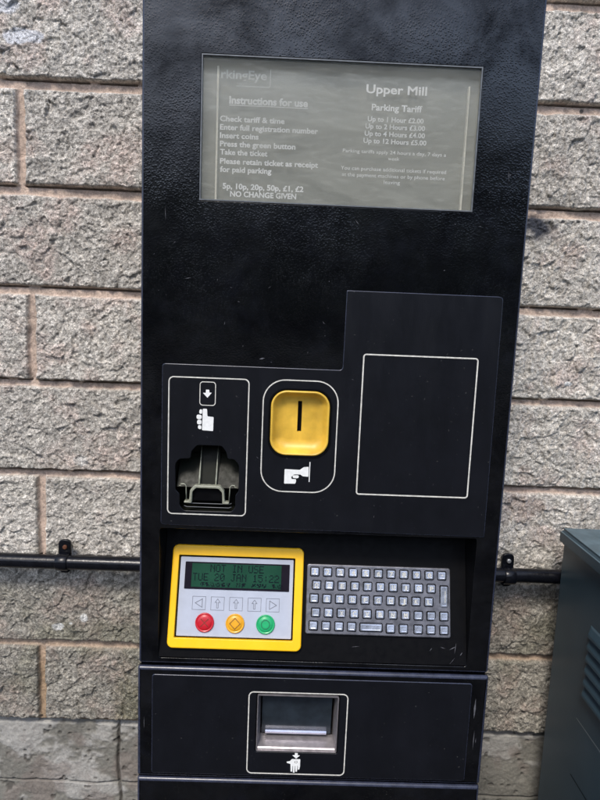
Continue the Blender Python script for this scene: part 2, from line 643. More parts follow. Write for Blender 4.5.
# x of one joint per course
jo = {0: -0.421, 1: -0.20, 2: -0.4165, 3: -0.20, 4: -0.4265, 5: -0.21, 6: -0.437, 7: -0.19}
jx = np.array([jo.get(i, -0.42 + 0.22 * (i % 2)) for i in range(len(rows) - 1)])
t = (X - jx[r_cl]) / pitch
bi = np.floor(t)
dxj = np.minimum(t - bi, 1 - (t - bi)) * pitch - 0.0048
mh = np.array([0.0050, 0.0052, 0.0058, 0.0050, 0.0050, 0.0062, 0.0070, 0.0070, 0.0065] + [0.006] * 5)
wob = (fbm(X, Z, 60, 31, 3) - 0.5) * 0.006
dz0 = Z - zlo - mh[r_cl]
dz1 = zhi - Z - mh[r_cl + 1]
d = np.minimum(np.minimum(dz0, dz1), dxj) + wob * 0.7
edge = np.clip(d / 0.0034, 0, 1)
edge = 1 - (1 - edge) ** 2
bid = _hash(bi.astype(np.int64) + 50, r_cl.astype(np.int64), 77)
f1, c1 = facets(Xw, Zw, 0.020, 101)
f2, c2 = facets(Xw + 0.5 * warz, Zw - 0.5 * warp, 0.0085, 202)
f3, c3 = facets(Xw, Zw, 0.0042, 303)
low = fbm(X, Z, 16, 41, 4) - 0.5
rough_h = f1 * 0.0026 + f2 * 0.0016 + f3 * 0.0010 + low * 0.008
block = 0.0090 + rough_h * (0.35 + 0.65 * edge) + (bid - 0.5) * 0.002
mort = 0.0 + (fbm(X, Z, 110, 51, 3) - 0.5) * 0.0022
e2 = np.clip((d + 0.0005) / 0.003, 0, 1)
# the mortar has shrunk away under each block: a narrow deep groove along the top of every bed joint
topgap = np.where((dz0 > -0.0026) & (dz0 < 0.0008) & (dxj > -0.002), 1.0, 0.0) * np.clip((fbm(X, Z * 0.3, 45, 57, 3) - 0.28) / 0.08, 0, 1)
mort = mort - topgap * 0.007
H = mort * (1 - e2) + np.maximum(block - (1 - edge) * 0.004, mort) * e2
# smooth plinth under the lowest course
pl = Z < 0.774
jointz = np.abs(Z - (0.659 + (X > 0) * -0.006 + (fbm(X, Z, 9, 61, 2) - 0.5) * 0.006))
pxj = -0.3005 + (fbm(X, Z, 30, 62, 3) - 0.5) * 0.008
pjoint = np.minimum(np.abs(X - pxj), np.abs(X - pxj - 0.83))
pjoint = np.where(Z < 0.659, np.abs(X + 0.297 + (fbm(X, Z, 30, 66, 3) - 0.5) * 0.006), pjoint)
low_j = np.abs(((Z - 0.36) + 0.15) % 0.30 - 0.15)
crack = np.minimum(np.minimum(np.where(jointz < 0.02, jointz * 1.6, 1), np.where(Z < 0.60, low_j, 1)), pjoint)
cfac = np.clip(1 - crack / 0.0035, 0, 1)
plh = -0.002 + (fbm(X, Z, 26, 63, 5, 0.6) - 0.5) * 0.006 + (fbm(X, Z, 150, 64, 3) - 0.5) * 0.0016 - cfac * 0.006
pit = np.clip((fbm(X, Z, 95, 68, 2) - 0.76) / 0.06, 0, 1)
plh -= pit * 0.002
patch = np.clip((fbm(X * 0.7, Z, 16, 65, 5, 0.55) - 0.53) / 0.05, 0, 1)
plh += patch * 0.0012
botm = np.clip((Z - 0.7655) / 0.003, 0, 1)
H = np.where(pl, plh * (1 - botm) + (-0.010) * botm, H)
# colours
def lerp(a, b, f):
    return a * (1 - f[..., None]) + b * f[..., None]
base = np.ones(X.shape + (3,)) * np.array([0.55, 0.515, 0.46])
base = base * (0.84 + 0.32 * bid)[..., None]
pink = np.clip((fbm(X, Z, 24, 71, 4) - 0.52) / 0.18, 0, 1) * (0.35 + 0.65 * c2)
base = lerp(base, np.array([0.52, 0.395, 0.345]), pink * 0.6)
grn = np.clip((fbm(X, Z, 15, 73, 3) - 0.55) / 0.2, 0, 1) * np.clip((1.25 - Z) / 0.5, 0, 1)
base = lerp(base, np.array([0.25, 0.245, 0.165]), grn * 0.8)
base = base * (0.72 + 0.56 * c3)[..., None] * (0.90 + 0.2 * c2)[..., None]
grain = _hash((X * 700).astype(np.int64) + 5000, (Z * 700).astype(np.int64), 91)
base = lerp(base, np.array([0.10, 0.095, 0.09]), ((grain < 0.07) * 0.6))
base = lerp(base, np.array([0.62, 0.60, 0.55]), ((grain > 0.93) * 0.5))
# shade low down on the wall, painted into the stone colour
low_shade = np.clip((1.06 - Z + (fbm(X, Z, 12, 75, 4) - 0.5) * 0.06) / 0.05, 0, 1)
base = lerp(base, base * np.array([0.64, 0.64, 0.615]), low_shade)
mcol = np.ones(X.shape + (3,)) * np.array([0.56, 0.44, 0.36])
mn = fbm(X, Z, 35, 81, 4)
mcol = lerp(mcol, np.array([0.46, 0.365, 0.30]), np.clip((mn - 0.45) / 0.2, 0, 1))
orange = np.clip((0.96 - Z) / 0.1, 0, 1)
mcol = lerp(mcol, np.array([0.34, 0.235, 0.135]), orange * 0.8)
C = lerp(mcol, base, np.clip((d + 0.0003) / 0.0015, 0, 1))
pc = np.ones(X.shape + (3,)) * np.array([0.185, 0.178, 0.155])
pc = pc * (0.72 + 0.6 * fbm(X, Z, 20, 85, 5))[..., None]
pc = lerp(pc, np.array([0.36, 0.35, 0.325]), patch * 0.85)
pc = lerp(pc, np.array([0.20, 0.165, 0.145]), np.clip((fbm(X, Z, 19, 86, 3) - 0.62) / 0.1, 0, 1) * 0.5)
pc = lerp(pc, np.array([0.05, 0.045, 0.04]), np.clip(cfac * 0.8 + pit * 0.6, 0, 1))
C = np.where(pl[..., None], pc, C)
# paint splashes and stains
def blot(cx_, cz_, rx, rz, col, seed, amt=0.85, soft=0.25, wob_=1.3):
    global C
    q = np.sqrt(((X - cx_) / rx) ** 2 + ((Z - cz_) / rz) ** 2) + (fbm(X, Z, 55, seed, 3) - 0.5) * wob_
    f = np.clip((1 - q) / soft, 0, 1) * amt
    C = lerp(C, np.array(col), f)
blot(-0.431, 1.817, 0.026, 0.010, (0.62, 0.63, 0.66), 401, 0.9)
blot(-0.448, 1.858, 0.022, 0.012, (0.60, 0.61, 0.64), 402, 0.9)
blot(-0.3924, 0.9396, 0.010, 0.006, (0.72, 0.72, 0.70), 403)
blot(-0.3524, 0.9546, 0.006, 0.007, (0.72, 0.72, 0.70), 404)
blot(-0.372, 0.948, 0.003, 0.002, (0.7, 0.7, 0.68), 405)
blot(0.318, 1.586, 0.031, 0.024, (0.020, 0.026, 0.042), 406, 0.93, 0.45, 1.0)
blot(0.352, 1.599, 0.005, 0.004, (0.04, 0.04, 0.05), 407)
blot(0.375, 1.600, 0.005, 0.004, (0.05, 0.05, 0.05), 408)
blot(0.368, 1.756, 0.004, 0.004, (0.04, 0.04, 0.04), 409)
blot(-0.355, 1.212, 0.010, 0.007, (0.60, 0.59, 0.56), 410, 0.6)
blot(0.385, 1.360, 0.006, 0.003, (0.8, 0.8, 0.78), 411)
blot(-0.25, 1.42, 0.03, 0.02, (0.40, 0.27, 0.23), 412, 0.5, 0.6)
blot(0.33, 1.17, 0.05, 0.03, (0.40, 0.29, 0.25), 413, 0.5, 0.6)
blot(-0.46, 1.66, 0.03, 0.02, (0.40, 0.30, 0.25), 414, 0.4, 0.6)
roughv = np.where(pl, 0.12, np.clip((d + 0.0003) / 0.002, 0.45, 1))

nzv, nxv = X.shape
co = np.stack([X, WY - H, Z], -1).reshape(-1, 3)
# thickness: a back row of vertices closes the wall into a slab
ii = np.arange(nzv * nxv).reshape(nzv, nxv)
quads = np.stack([ii[:-1, :-1], ii[:-1, 1:], ii[1:, 1:], ii[1:, :-1]], -1).reshape(-1, 4)
nb = len(co)
bc = np.array([[-2.2, WY + 0.25, 0], [2.2, WY + 0.25, 0], [2.2, WY + 0.25, 2.62], [-2.2, WY + 0.25, 2.62],
               [-2.2, WY + 0.004, 0], [2.2, WY + 0.004, 0], [2.2, WY + 0.004, 2.62], [-2.2, WY + 0.004, 2.62]], float)
bq = np.array([[1, 0, 3, 2], [0, 4, 7, 3], [5, 1, 2, 6], [7, 6, 2, 3]]) + nb
co = np.vstack([co, bc])
quads = np.vstack([quads, bq])
me = bpy.data.meshes.new('stone_wall')
me.vertices.add(len(co)); me.vertices.foreach_set('co', co.ravel())
me.loops.add(len(quads) * 4); me.loops.foreach_set('vertex_index', quads.ravel().astype(np.int32))
me.polygons.add(len(quads))
me.polygons.foreach_set('loop_start', (np.arange(len(quads)) * 4).astype(np.int32))
me.polygons.foreach_set('loop_total', np.full(len(quads), 4, np.int32))
me.update(calc_edges=True)
ca = me.attributes.new('Col', 'FLOAT_COLOR', 'POINT')
cc = np.ones((len(co), 4), np.float32) * 0.3
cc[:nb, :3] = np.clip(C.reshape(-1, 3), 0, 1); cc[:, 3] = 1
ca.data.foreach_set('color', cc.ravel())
ra = me.attributes.new('Rough', 'FLOAT', 'POINT')
rv = np.ones(len(co), np.float32); rv[:nb] = roughv.ravel()
ra.data.foreach_set('value', rv)
me.polygons.foreach_set('use_smooth', np.ones(len(quads), bool))
me.materials.append(M_wall)
me.validate()
wall = bpy.data.objects.new('stone_wall', me)
sc.collection.objects.link(wall)
tag(wall, 'rough split-faced grey stone block wall with pinkish mortar behind the black machine', 'wall')

# ------------------------------------------------------------------ pipe along the wall
pipe = empty('wall_pipe', (0, 0.264, 1.0612))
tag(pipe, 'thin black painted pipe clipped level across the stone wall behind the machine', 'pipe')
p = MB()
p.tube([(-1.6, 0, 0), (-0.9, 0.001, 0.0), (-0.372, 0, 0.0), (0, 0, 0.001), (0.32, 0, 0.003), (0.9, 0, 0.003), (1.6, 0, 0.003)], 0.0108, 28)
p.build('pipe_run', M_pipe, pipe)
for bx in (-0.3735, 0.3095):
    zc = 0.0 if bx < 0 else 0.0015
    b = MB()
    # strap round the pipe
    n = 24
    prof_o = [(0.0128 * math.cos(2 * math.pi * k / n), 0.0128 * math.sin(2 * math.pi * k / n) + zc) for k in range(n)]
    vs, fs = [], []
    for xx in (-0.009, -0.0075, 0.0075, 0.009):
        rr = 0.0117 / 0.0128 if abs(xx) > 0.008 else 1
        vs += [(bx + xx, q[0] * rr, (q[1] - zc) * rr + zc) for q in prof_o]
    for j in range(3):
        for k in range(n):
            fs.append((j * n + k, j * n + (k + 1) % n, (j + 1) * n + (k + 1) % n, (j + 1) * n + k))
    b.add(vs, fs, 0, True)
    # lugs above and below with round ends
    b.plate(round_poly([(bx - 0.0095, 0.007 + zc), (bx + 0.0095, 0.007 + zc), (bx + 0.0095, 0.032 + zc), (bx - 0.0095, 0.032 + zc)], [0.001, 0.001, 0.008, 0.008]), [], 0.008, 0.0125, 0.0012)
    b.plate(circle(bx, 0.017 + zc, 0.004, 16), [], 0.0126, 0.034, 0.0)
    b.plate(round_poly([(bx - 0.008, -0.021 + zc), (bx + 0.008, -0.021 + zc), (bx + 0.008, -0.007 + zc), (bx - 0.008, -0.007 + zc)], [0.007, 0.007, 0.001, 0.001]), [], 0.008, 0.0125, 0.0012)
    br = b.build('bracket', M_pipe, pipe)
    s = MB()
    s.plate(circle(bx + 0.001, 0.021 + zc, 0.0034, 20), [], 0.0052, 0.0081, 0.0011)
    s.build('screw', M_screw if bx > 0 else simple('rusty_screw', (0.10, 0.035, 0.015), 0.7), br)

# ------------------------------------------------------------------ green utility cabinet
cab = empty('utility_cabinet', (0.381, 0.247, 0))
tag(cab, 'dark green metal utility cabinet with louvred side right of the black machine', 'cabinet')
c = MB()
# body; origin at its rear left foot.  y runs from 0 (wall side) to -0.40 (towards the viewer)
W_, D_, H_ = 0.62, 0.40, 1.139
z0l, nl, pl_ = 0.948, 6, 0.0172
lx0, lx1 = -0.33, -0.104       # louvre bay in depth
def side_plate(y0, y1, z0, z1, xf, xb):
    c.add([(xf, y0, z0), (xf, y1, z0), (xf, y1, z1), (xf, y0, z1), (xb, y0, z0), (xb, y1, z0), (xb, y1, z1), (xb, y0, z1)],
          [(0, 1, 2, 3), (4, 7, 6, 5), (0, 4, 5, 1), (1, 5, 6, 2), (2, 6, 7, 3), (3, 7, 4, 0)])
bm_ = bmesh.new()
bmesh.ops.create_cube(bm_, size=1.0)
for v in bm_.verts:
    v.co = Vector(((v.co.x + 0.5) * W_, (v.co.y - 0.5) * D_, (v.co.z + 0.5) * (H_ - 0.012)))
bmesh.ops.bevel(bm_, geom=[e for e in bm_.edges], offset=0.0025, segments=3, affect='EDGES')
me = bpy.data.meshes.new('cabinet_body'); bm_.to_mesh(me); bm_.free()
me.materials.append(M_cab)
for pz in me.polygons: pz.use_smooth = True
me.set_sharp_from_angle(angle=R_(35))
cb = bpy.data.objects.new('cabinet_body', me); sc.collection.objects.link(cb); cb.parent = cab
bm_ = bmesh.new()
bmesh.ops.create_cube(bm_, size=1.0)
for v in bm_.verts:
    up = v.co.z > 0
    v.co = Vector(((v.co.x + 0.5) * (W_ + 0.016) - 0.008, (v.co.y - 0.5) * (D_ + 0.014) + 0.002, H_ - 0.014 + (0.024 if up else 0) ))
bmesh.ops.bevel(bm_, geom=[e for e in bm_.edges], offset=0.005, segments=3, affect='EDGES')
me = bpy.data.meshes.new('lid'); bm_.to_mesh(me); bm_.free()
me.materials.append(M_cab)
me.materials.append(M_lidsheen)
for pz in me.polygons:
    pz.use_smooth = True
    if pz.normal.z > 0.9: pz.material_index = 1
me.set_sharp_from_angle(angle=R_(35))
lid = bpy.data.objects.new('lid', me); sc.collection.objects.link(lid); lid.parent = cab
for k in range(nl):
    l = MB()
    z = z0l + k * pl_
    # pressed louvre: hood standing 6 mm out of the side, open below
    prof = [(0.001, 0.0152), (-0.0022, 0.0125), (-0.0062, 0.0045), (-0.0066, 0.0012), (-0.0052, 0.0012), (-0.0016, 0.0105), (0.001, 0.012)]
    vs = []
    ends = [(lx1, 0.0), (lx1 - 0.006, 1.0), (lx0 + 0.006, 1.0), (lx0, 0.0)]
    for yy, sc_ in ends:
        for px, pz in prof:
            vs.append((px * (0.15 + 0.85 * sc_) if px < 0 else px, yy, z + 0.0152 + (pz - 0.0152) * (0.3 + 0.7 * sc_)))
    m_ = len(prof)
    fs = [(j * m_ + i, j * m_ + (i + 1) % m_, (j + 1) * m_ + (i + 1) % m_, (j + 1) * m_ + i) for j in range(3) for i in range(m_)]
    fs += [tuple(range(m_)), tuple(range(3 * m_, 4 * m_))[::-1]]
    l.add(vs, fs)
    l.build('louvre', M_cab, cab)
# scratch and a pressed seam on the side
s = MB()
for a, b, zz0, zz1, w, mi in ((-0.092, -0.165, 0.9035, 0.9030, 0.0009, 0), ):
    s.add([(-0.0002, a, zz0), (-0.0002, b, zz1), (-0.0002, b, zz1 + w), (-0.0002, a, zz0 + w)], [(0, 1, 2, 3)])
s.build('scratch', M_scr, cab, merge=False)
s = MB()
s.add([(-0.0002, -0.093, 0.8168), (-0.0002, -0.37, 0.8168), (-0.0002, -0.37, 0.8182), (-0.0002, -0.093, 0.8182)], [(0, 1, 2, 3)])
s.build('panel_seam', M_dark, cab, merge=False)

# ------------------------------------------------------------------ the parking ticket machine
mach = empty('parking_ticket_machine', (0, 0, 0))
tag(mach, 'tall black parking ticket machine with yellow coin slot, small screen and metal keyboard', 'ticket machine')
WIN = (-0.1365, 0.1370, 1.5575, 1.6945)
TOP = 1.83

h = MB()
h.plate(rrect(-0.1925, 0.1925, 0.0, TOP - 0.002, 0.003), [rrect(-0.1895, 0.1895, 0.003, TOP - 0.005, 0.001)], 0.0045, 0.235, 0.0, hole_bev=0)
h.box(-0.189, 0.189, 0.225, 0.233, 0.003, TOP - 0.006)
h.build('housing', M_black, mach)

d_ = MB()
d_.plate(rrect(-0.194, 0.194, 1.0612, TOP, 0.003), [rrect(*WIN, 0.0015), rrect(-0.1725, 0.1695, 1.0680, 1.2165, 0.003),
                                                 rrect(-0.159, -0.088, 1.233, 1.314, 0.002), rrect(-0.058, 0.0037, 1.3015, 1.3705, 0.017)],
         0.0, 0.0040, 0.0022, hole_bev=0.0008, bmi=1)
def scuffs(mb, items, y, mi):
    for (xa, za, xb_, zb, w) in items:
        a_, b_ = Vector((xa, za)), Vector((xb_, zb))
        dd = (b_ - a_).normalized(); pp = Vector((-dd.y, dd.x)) * w / 2
        q = [a_, a_ * .5 + b_ * .5 - pp, b_, a_ * .5 + b_ * .5 + pp]
        q = q if area([tuple(t_) for t_ in q]) > 0 else q[::-1]
        mb.add([(t_.x, y, t_.y) for t_ in q], [(0, 1, 2, 3)], mi)
sr = random.Random(21)
sc_u = [(-0.072, 1.4015, -0.066, 1.4030, 0.0016), (-0.060, 1.3990, -0.0585, 1.3990, 0.0006), (0.150, 1.0700, 0.156, 1.0790, 0.0006),
        (-0.150, 1.480, -0.143, 1.4815, 0.0005), (0.02, 1.545, 0.024, 1.5405, 0.0005), (0.17, 1.60, 0.1712, 1.588, 0.0005), (-0.17, 1.55, -0.1695, 1.536, 0.0004)]
for _ in range(34):
    x_, z_ = sr.uniform(-0.185, 0.185), sr.choice((sr.uniform(1.40, 1.55), sr.uniform(1.56, 1.75)))
    if z_ > 1.55 and abs(x_) < 0.142: x_ = math.copysign(sr.uniform(0.145, 0.188), x_)
    if z_ < 1.48 and x_ > 0.01: x_ = -x_
    a_ = sr.uniform(0, 3.14); l_ = sr.uniform(0.0005, 0.004)
    sc_u.append((x_, z_, x_ + l_ * math.cos(a_), z_ + l_ * math.sin(a_), sr.uniform(0.0003, 0.0006)))
scuffs(d_, sc_u, -0.00015, 2)
d_.build('upper_door', [M_black, M_lip, M_scuff], mach)

# recess lining round the console
r = MB()
r.box(-0.1745, -0.1726, 0.0042, 0.07, 1.066, 1.2185)
r.box(0.1696, 0.1715, 0.0042, 0.07, 1.066, 1.2185)
r.box(-0.1725, 0.1695, 0.0042, 0.07, 1.2168, 1.2185)
r.box(-0.1725, 0.1695, 0.0042, 0.07, 1.066, 1.0679)
r.build('console_recess', M_black, mach)

# control panel: L-shaped raised plate
Lp = ccw([(-0.1713, 1.2212), (-0.1713, 1.3937), (0.0147, 1.3937), (0.0150, 1.4752), (0.1754, 1.4752), (0.1765, 1.2190)])
# corners in ccw order after orientation
rad = []
for q in Lp:
    rad.append({(-0.1713, 1.2212): 0.004, (-0.1713, 1.3937): 0.004, (0.0147, 1.3937): 0.004, (0.0150, 1.4752): 0.0015, (0.1754, 1.4752): 0.005, (0.1765, 1.2190): 0.0015}[q])
Lr = round_poly(Lp, rad)
cs_hole = ccw(round_poly([(-0.1560, 1.2597), (-0.1515, 1.2560), (-0.1515, 1.2430), (-0.1470, 1.2375), (-0.0960, 1.2378), (-0.0925, 1.2425), (-0.0925, 1.2565),
                          (-0.0893, 1.2600), (-0.0895, 1.2890), (-0.0945, 1.2950), (-0.1020, 1.2953), (-0.1028, 1.3020), (-0.1080, 1.3090), (-0.1340, 1.3090),
                          (-0.1398, 1.3020), (-0.1405, 1.2945), (-0.1525, 1.2935), (-0.1565, 1.2880)], 0.0025, 4))
cp = MB()
cp.plate(Lr, [cs_hole, rrect(-0.0590, 0.0047, 1.3005, 1.3715, 0.018)], -0.0016, 0.0000 - 0.00005, 0.0007, segs=2, hole_bev=0.0006, bmi=1)
sc_p = []
for _ in range(40):
    x_, z_ = sr.uniform(-0.165, 0.17), sr.uniform(1.225, 1.385)
    if -0.162 < x_ < -0.083 and z_ < 1.32 or -0.066 < x_ < 0.012 and z_ > 1.29: continue
    a_ = sr.uniform(0, 3.14); l_ = sr.uniform(0.0004, 0.003)
    sc_p.append((x_, z_, x_ + l_ * math.cos(a_), z_ + l_ * math.sin(a_), sr.uniform(0.0002, 0.0005)))
scuffs(cp, sc_p, -0.00175, 2)
panel = cp.build('control_panel', [M_panel, M_lip, M_scuff], mach)

YP = -0.0017
def outline(x0, x1, z0, z1, r_, parent, w=0.0012, y=YP):
    o = MB()
    o.ring(rrect(x0, x1, z0, z1, r_, 10), w, y - 0.00012, 0.00025)
    return o.build('outline', M_line, parent)
outline(-0.1646, -0.0808, 1.2333, 1.3808, 0.0055, panel)
outline(-0.0668, 0.0123, 1.2617, 1.3818, 0.0235, panel)
outline(0.0352, 0.1550, 1.2617, 1.4117, 0.0035, panel, w=0.0014)
outline(-0.1323, -0.1155, 1.3512, 1.3764, 0.0035, panel, w=0.0008)

def poly_mm(pts, sx, ox, oz, px0, pz0):
    return [(ox + (p[0] - px0) * sx, oz - (p[1] - pz0) * sx) for p in pts]
# arrow and gripping hand above the card slot
q = MB()
A = lambda l, r_=0.0006: ccw(round_poly(poly_mm(l, 0.0001467, -0.1240, 1.3638, 303, 168), r_, 3))
q.plate(A([(291, 140), (314, 140), (316, 160), (333, 160), (302, 197), (270, 163), (290, 163)], 0.0003), [], YP - 0.0001, YP + 0.0002)
q.build('arrow_symbol', M_white, panel)
q = MB()
A2 = lambda l, r_=0.0009: ccw(round_poly(poly_mm(l, 0.0001467, -0.1250, 1.3357, 300, 345), r_, 3))
q.plate(A2([(275, 262), (305, 262), (309, 316), (353, 319), (351, 421), (272, 417), (274, 330)]), [], YP - 0.0001, YP + 0.0002)
q.plate(A2([(252, 268), (271, 266), (271, 300), (250, 298)], 0.0018), [], YP - 0.0001, YP + 0.0002)
q.plate(A2([(232, 305), (270, 307), (269, 338), (232, 338)], 0.002), [], YP - 0.0001, YP + 0.0002)
q.plate(A2([(236, 343), (269, 343), (268, 376), (236, 376)], 0.002), [], YP - 0.0001, YP + 0.0002)
q.plate(A2([(243, 381), (267, 381), (267, 412), (243, 408)], 0.0018), [], YP - 0.0001, YP + 0.0002)
q.build('hand_symbol', M_white, panel)
# pointing fist below the coin slot
q = MB()
B2 = lambda l, r_=0.0008: ccw(round_poly(poly_mm(l, 0.0001545, -0.0280, 1.2836, 282, 642), r_, 3))
q.plate(B2([(196, 622), (300, 624), (326, 604), (360, 600), (360, 670), (322, 668), (305, 656), (262, 657), (243, 676), (246, 690), (276, 690), (278, 706), (272, 722), (196, 724)]), [], YP - 0.0001, YP + 0.0002)
q.plate(B2([(252, 664), (292, 662), (296, 676), (286, 684), (254, 682)], 0.0012), [], YP - 0.0001, YP + 0.0002)
q.plate(B2([(364, 566), (370, 566), (370, 706), (364, 706)], 0.0001), [], YP - 0.0001, YP + 0.0002)
q.build('hand_symbol', M_white, panel)

# card slot moulding
k = MB()
bk = rrect(-0.159, -0.088, 1.2335, 1.3135, 0.003)
k.wall(ccw(bk), 0.0042, off(ccw(bk), 0.002), 0.030, 0, False)
k.fill([off(ccw(bk), 0.002)], 0.030)
# three sloped scoop faces that lean back towards the top
k.prism((-0.1555, -0.1325), [(0.004, 1.262), (0.026, 1.294), (0.0295, 1.294), (0.0295, 1.262)])
k.prism((-0.1120, -0.0900), [(0.004, 1.262), (0.026, 1.294), (0.0295, 1.294), (0.0295, 1.262)])
k.prism((-0.1325, -0.1120), [(0.008, 1.261), (0.027, 1.308), (0.0295, 1.308), (0.0295, 1.261)])
slot = k.build('card_slot', M_slot, mach)
k = MB()
for xx in (-0.1318, -0.1140):
    k = MB()
    k.tube([(xx, 0.0030, 1.2625), (xx, 0.0065, 1.272), (xx, 0.013, 1.288), (xx, 0.022, 1.307)], [0.0009, 0.0009, 0.0006, 0.0004], 10)
    k.build('rib', M_rib, slot)
# throat: bright worn lip shaped like a bridge with two feet
k = MB()
lip = [(-0.1470, 1.2455), (-0.1388, 1.2455), (-0.1383, 1.2580), (-0.1345, 1.2622), (-0.1110, 1.2622), (-0.1068, 1.2580), (-0.1062, 1.2455), (-0.0992, 1.2455),
       (-0.0992, 1.2476), (-0.1038, 1.2480), (-0.1046, 1.2595), (-0.1092, 1.2650), (-0.1362, 1.2650), (-0.1408, 1.2598), (-0.1416, 1.2480), (-0.1470, 1.2476)]
k.plate(ccw(round_poly(lip, 0.0012, 3)), [], -0.0008, 0.006, 0.0007)
k.build('card_lip', M_rib, slot)
k = MB()
for sx_, hk in ((1, [(-0.1525, 1.2640), (-0.1503, 1.2640), (-0.1503, 1.2662), (-0.1470, 1.2662), (-0.1452, 1.2640), (-0.1446, 1.2490)]),
                (-1, [(-0.0915, 1.2640), (-0.0935, 1.2640), (-0.0937, 1.2662), (-0.0965, 1.2662), (-0.0985, 1.2640), (-0.0992, 1.2490)])):
    k = MB()
    k.tube([(a[0], 0.0006, a[1]) for a in hk], 0.0006, 8)
    k.build('guide', M_rib, slot)
k = MB()
k.box(-0.1375, -0.1072, 0.004, 0.012, 1.2475, 1.2600)
k.build('slot_mouth', M_dark, slot)
k = MB()
for z_, yy in ((1.2412, 0.0006), (1.2448, 0.002)):
    k.tube([(-0.1468, yy, z_ + 0.0012), (-0.1440, yy, z_), (-0.0995, yy, z_), (-0.0965, yy, z_ + 0.0012)], 0.0004, 8)
k.build('sill', simple('grey_plastic_edge', (0.10, 0.105, 0.11), 0.35), slot)

# coin dish
k = MB()
prev, py = None, None
x0, x1, z0, z1 = -0.0580, 0.0036, 1.3015, 1.3705
steps = [(0.0, 0.0), (0.0002, -0.0018), (0.0008, -0.0026), (0.0016, -0.0028), (0.0024, -0.0022), (0.0034, 0.0000), (0.0052, 0.0035), (0.0074, 0.0062), (0.0105, 0.0078), (0.0135, 0.0082)]
lo = ccw(rrect(x0, x1, z0, z1, 0.017, 12))
for ins, yy in steps:
    cur = off(lo, ins) if ins < 0.012 else ccw(rrect(x0 + ins, x1 - ins, z0 + ins, z1 - ins, 0.0045, 12))
    # the flat floor sits a little high: a deeper scoop at the bottom
    if ins > 0.003:
        kk = (ins - 0.003) / 0.0105
        cur = [(p_[0], p_[1] + 0.0022 * kk) for p_ in cur]
    if prev:
        k.wall(prev, py, cur, yy, 0, True)
    prev, py = cur, yy
slotp = ccw(rrect(-0.0297, -0.0253, 1.3255, 1.3585, 0.0002))
k.fill([prev, slotp], py)
k.wall(slotp, py, slotp, py + 0.004, 0, False)
dish = k.build('coin_dish', M_dish, mach)
k = MB()
k.box(-0.034, -0.021, 0.0125, 0.014, 1.321, 1.363)
k.build('coin_slot', M_dark, dish)
k = MB()
k.ring(ccw(rrect(-0.0603, 0.0060, 1.2992, 1.3728, 0.0185, 12)), 0.0016, -0.0021, 0.0006)
k.build('dish_surround', M_dark, dish)

# ---------------- display window
k = MB()
k.ring(rrect(WIN[0] + 0.0002, WIN[1] - 0.0002, WIN[2] + 0.0002, WIN[3] - 0.0002, 0.0), 0.0011, -0.0006, 0.0030)
win = k.build('window_frame', M_edge, mach)
k = MB()
bo = ccw(rrect(WIN[0] - 0.001, WIN[1] + 0.001, WIN[2] - 0.001, WIN[3] + 0.001, 0.0005))
k.wall(bo, 0.0042, bo, 0.014, 0, False)
k.fill([bo], 0.014)
k.build('notice_sheet', M_sheet, win)
k = MB()
k.box(WIN[0] + 0.0014, WIN[1] - 0.0014, 0.0010, 0.0032, WIN[2] + 0.0014, WIN[3] - 0.0014)
k.build('window_pane', M_pane, win)
k = MB()
YS = 0.0095
k.box(-0.1222, -0.1205, YS - 0.001, YS + 0.004, 1.5590, 1.6870)
k.build('sheet_edge', M_strip, win)
k = MB()
k.box(0.1265, 0.1280, YS - 0.001, YS + 0.004, 1.5590, 1.6790)
k.build('sheet_edge', M_strip, win)
lines = [
    ("Instructions for use", -109.9, -32.0, 1653.0, 6.6, .034),
    ("Check tariff & time", -118.7, -54.4, 1636.0, 5.0, .026),
    ("Enter full registration number", -118.5, -20.8, 1628.0, 5.0, .026),
    ("Insert coins", -118.4, -79.8, 1620.1, 5.0, .026),
    ("Press the green button", -118.2, -42.8, 1612.2, 5.0, .026),
    ("Take the ticket", -118.0, -70.5, 1604.3, 5.0, .026),
    ("Please retain ticket as receipt", -117.8, -19.4, 1595.6, 5.0, .026),
    ("for paid parking", -117.6, -66.0, 1587.7, 5.0, .026),
    ("5p, 10p, 20p, 50p, £1, £2", -114.6, -33.1, 1571.5, 5.1, .03),
    ("NO CHANGE GIVEN", -106.9, -40.1, 1564.2, 5.0, .03),
    ("Upper Mill", 25.2, 85.5, 1668.9, 7.8, .020),
    ("Parking Tariff", 31.5, 81.8, 1652.9, 5.8, .022),
    ("Up to 1 Hour £2.00", 28.1, 84.0, 1642.4, 4.5, .022),
    ("Up to 2 Hours £3.00", 26.2, 85.9, 1635.5, 4.5, .022),
    ("Up to 4 Hours £4.00", 25.8, 86.3, 1628.6, 4.5, .022),
    ("Up to 12 Hours £5.00", 25.0, 88.2, 1621.7, 4.5, .022),
    ("Parking tariffs apply 24 hours a day, 7 days a", 4.8, 108.9, 1611.8, 3.3, .004),
    ("week", 50.7, 62.1, 1605.9, 3.3, .004),
    ("You can purchase additional tickets if required", 3.6, 110.1, 1595.1, 3.5, .004),
    ("at the payment machines or by phone before", 5.0, 109.2, 1588.9, 3.5, .004),
    ("leaving", 47.7, 64.1, 1583.0, 3.5, .004),
]
for col in (lines[10:], lines[:10]):
    k = MB()
    for s_, a, b, z_, cap, bold in col:
        k.text(s_, a / 1000, b / 1000, z_ / 1000, cap / 1000, YS, bold=bold)
    if col is not lines[:10] and col[0][0] == 'Upper Mill':
        k.build('notice_lettering', M_txt, win, merge=False)
k.add([(-0.1099, YS, 1.6512), (-0.032, YS, 1.6512), (-0.032, YS, 1.6518), (-0.1099, YS, 1.6518)], [(0, 1, 2, 3)])
k.build('notice_lettering', M_txt, win, merge=False)
k = MB()
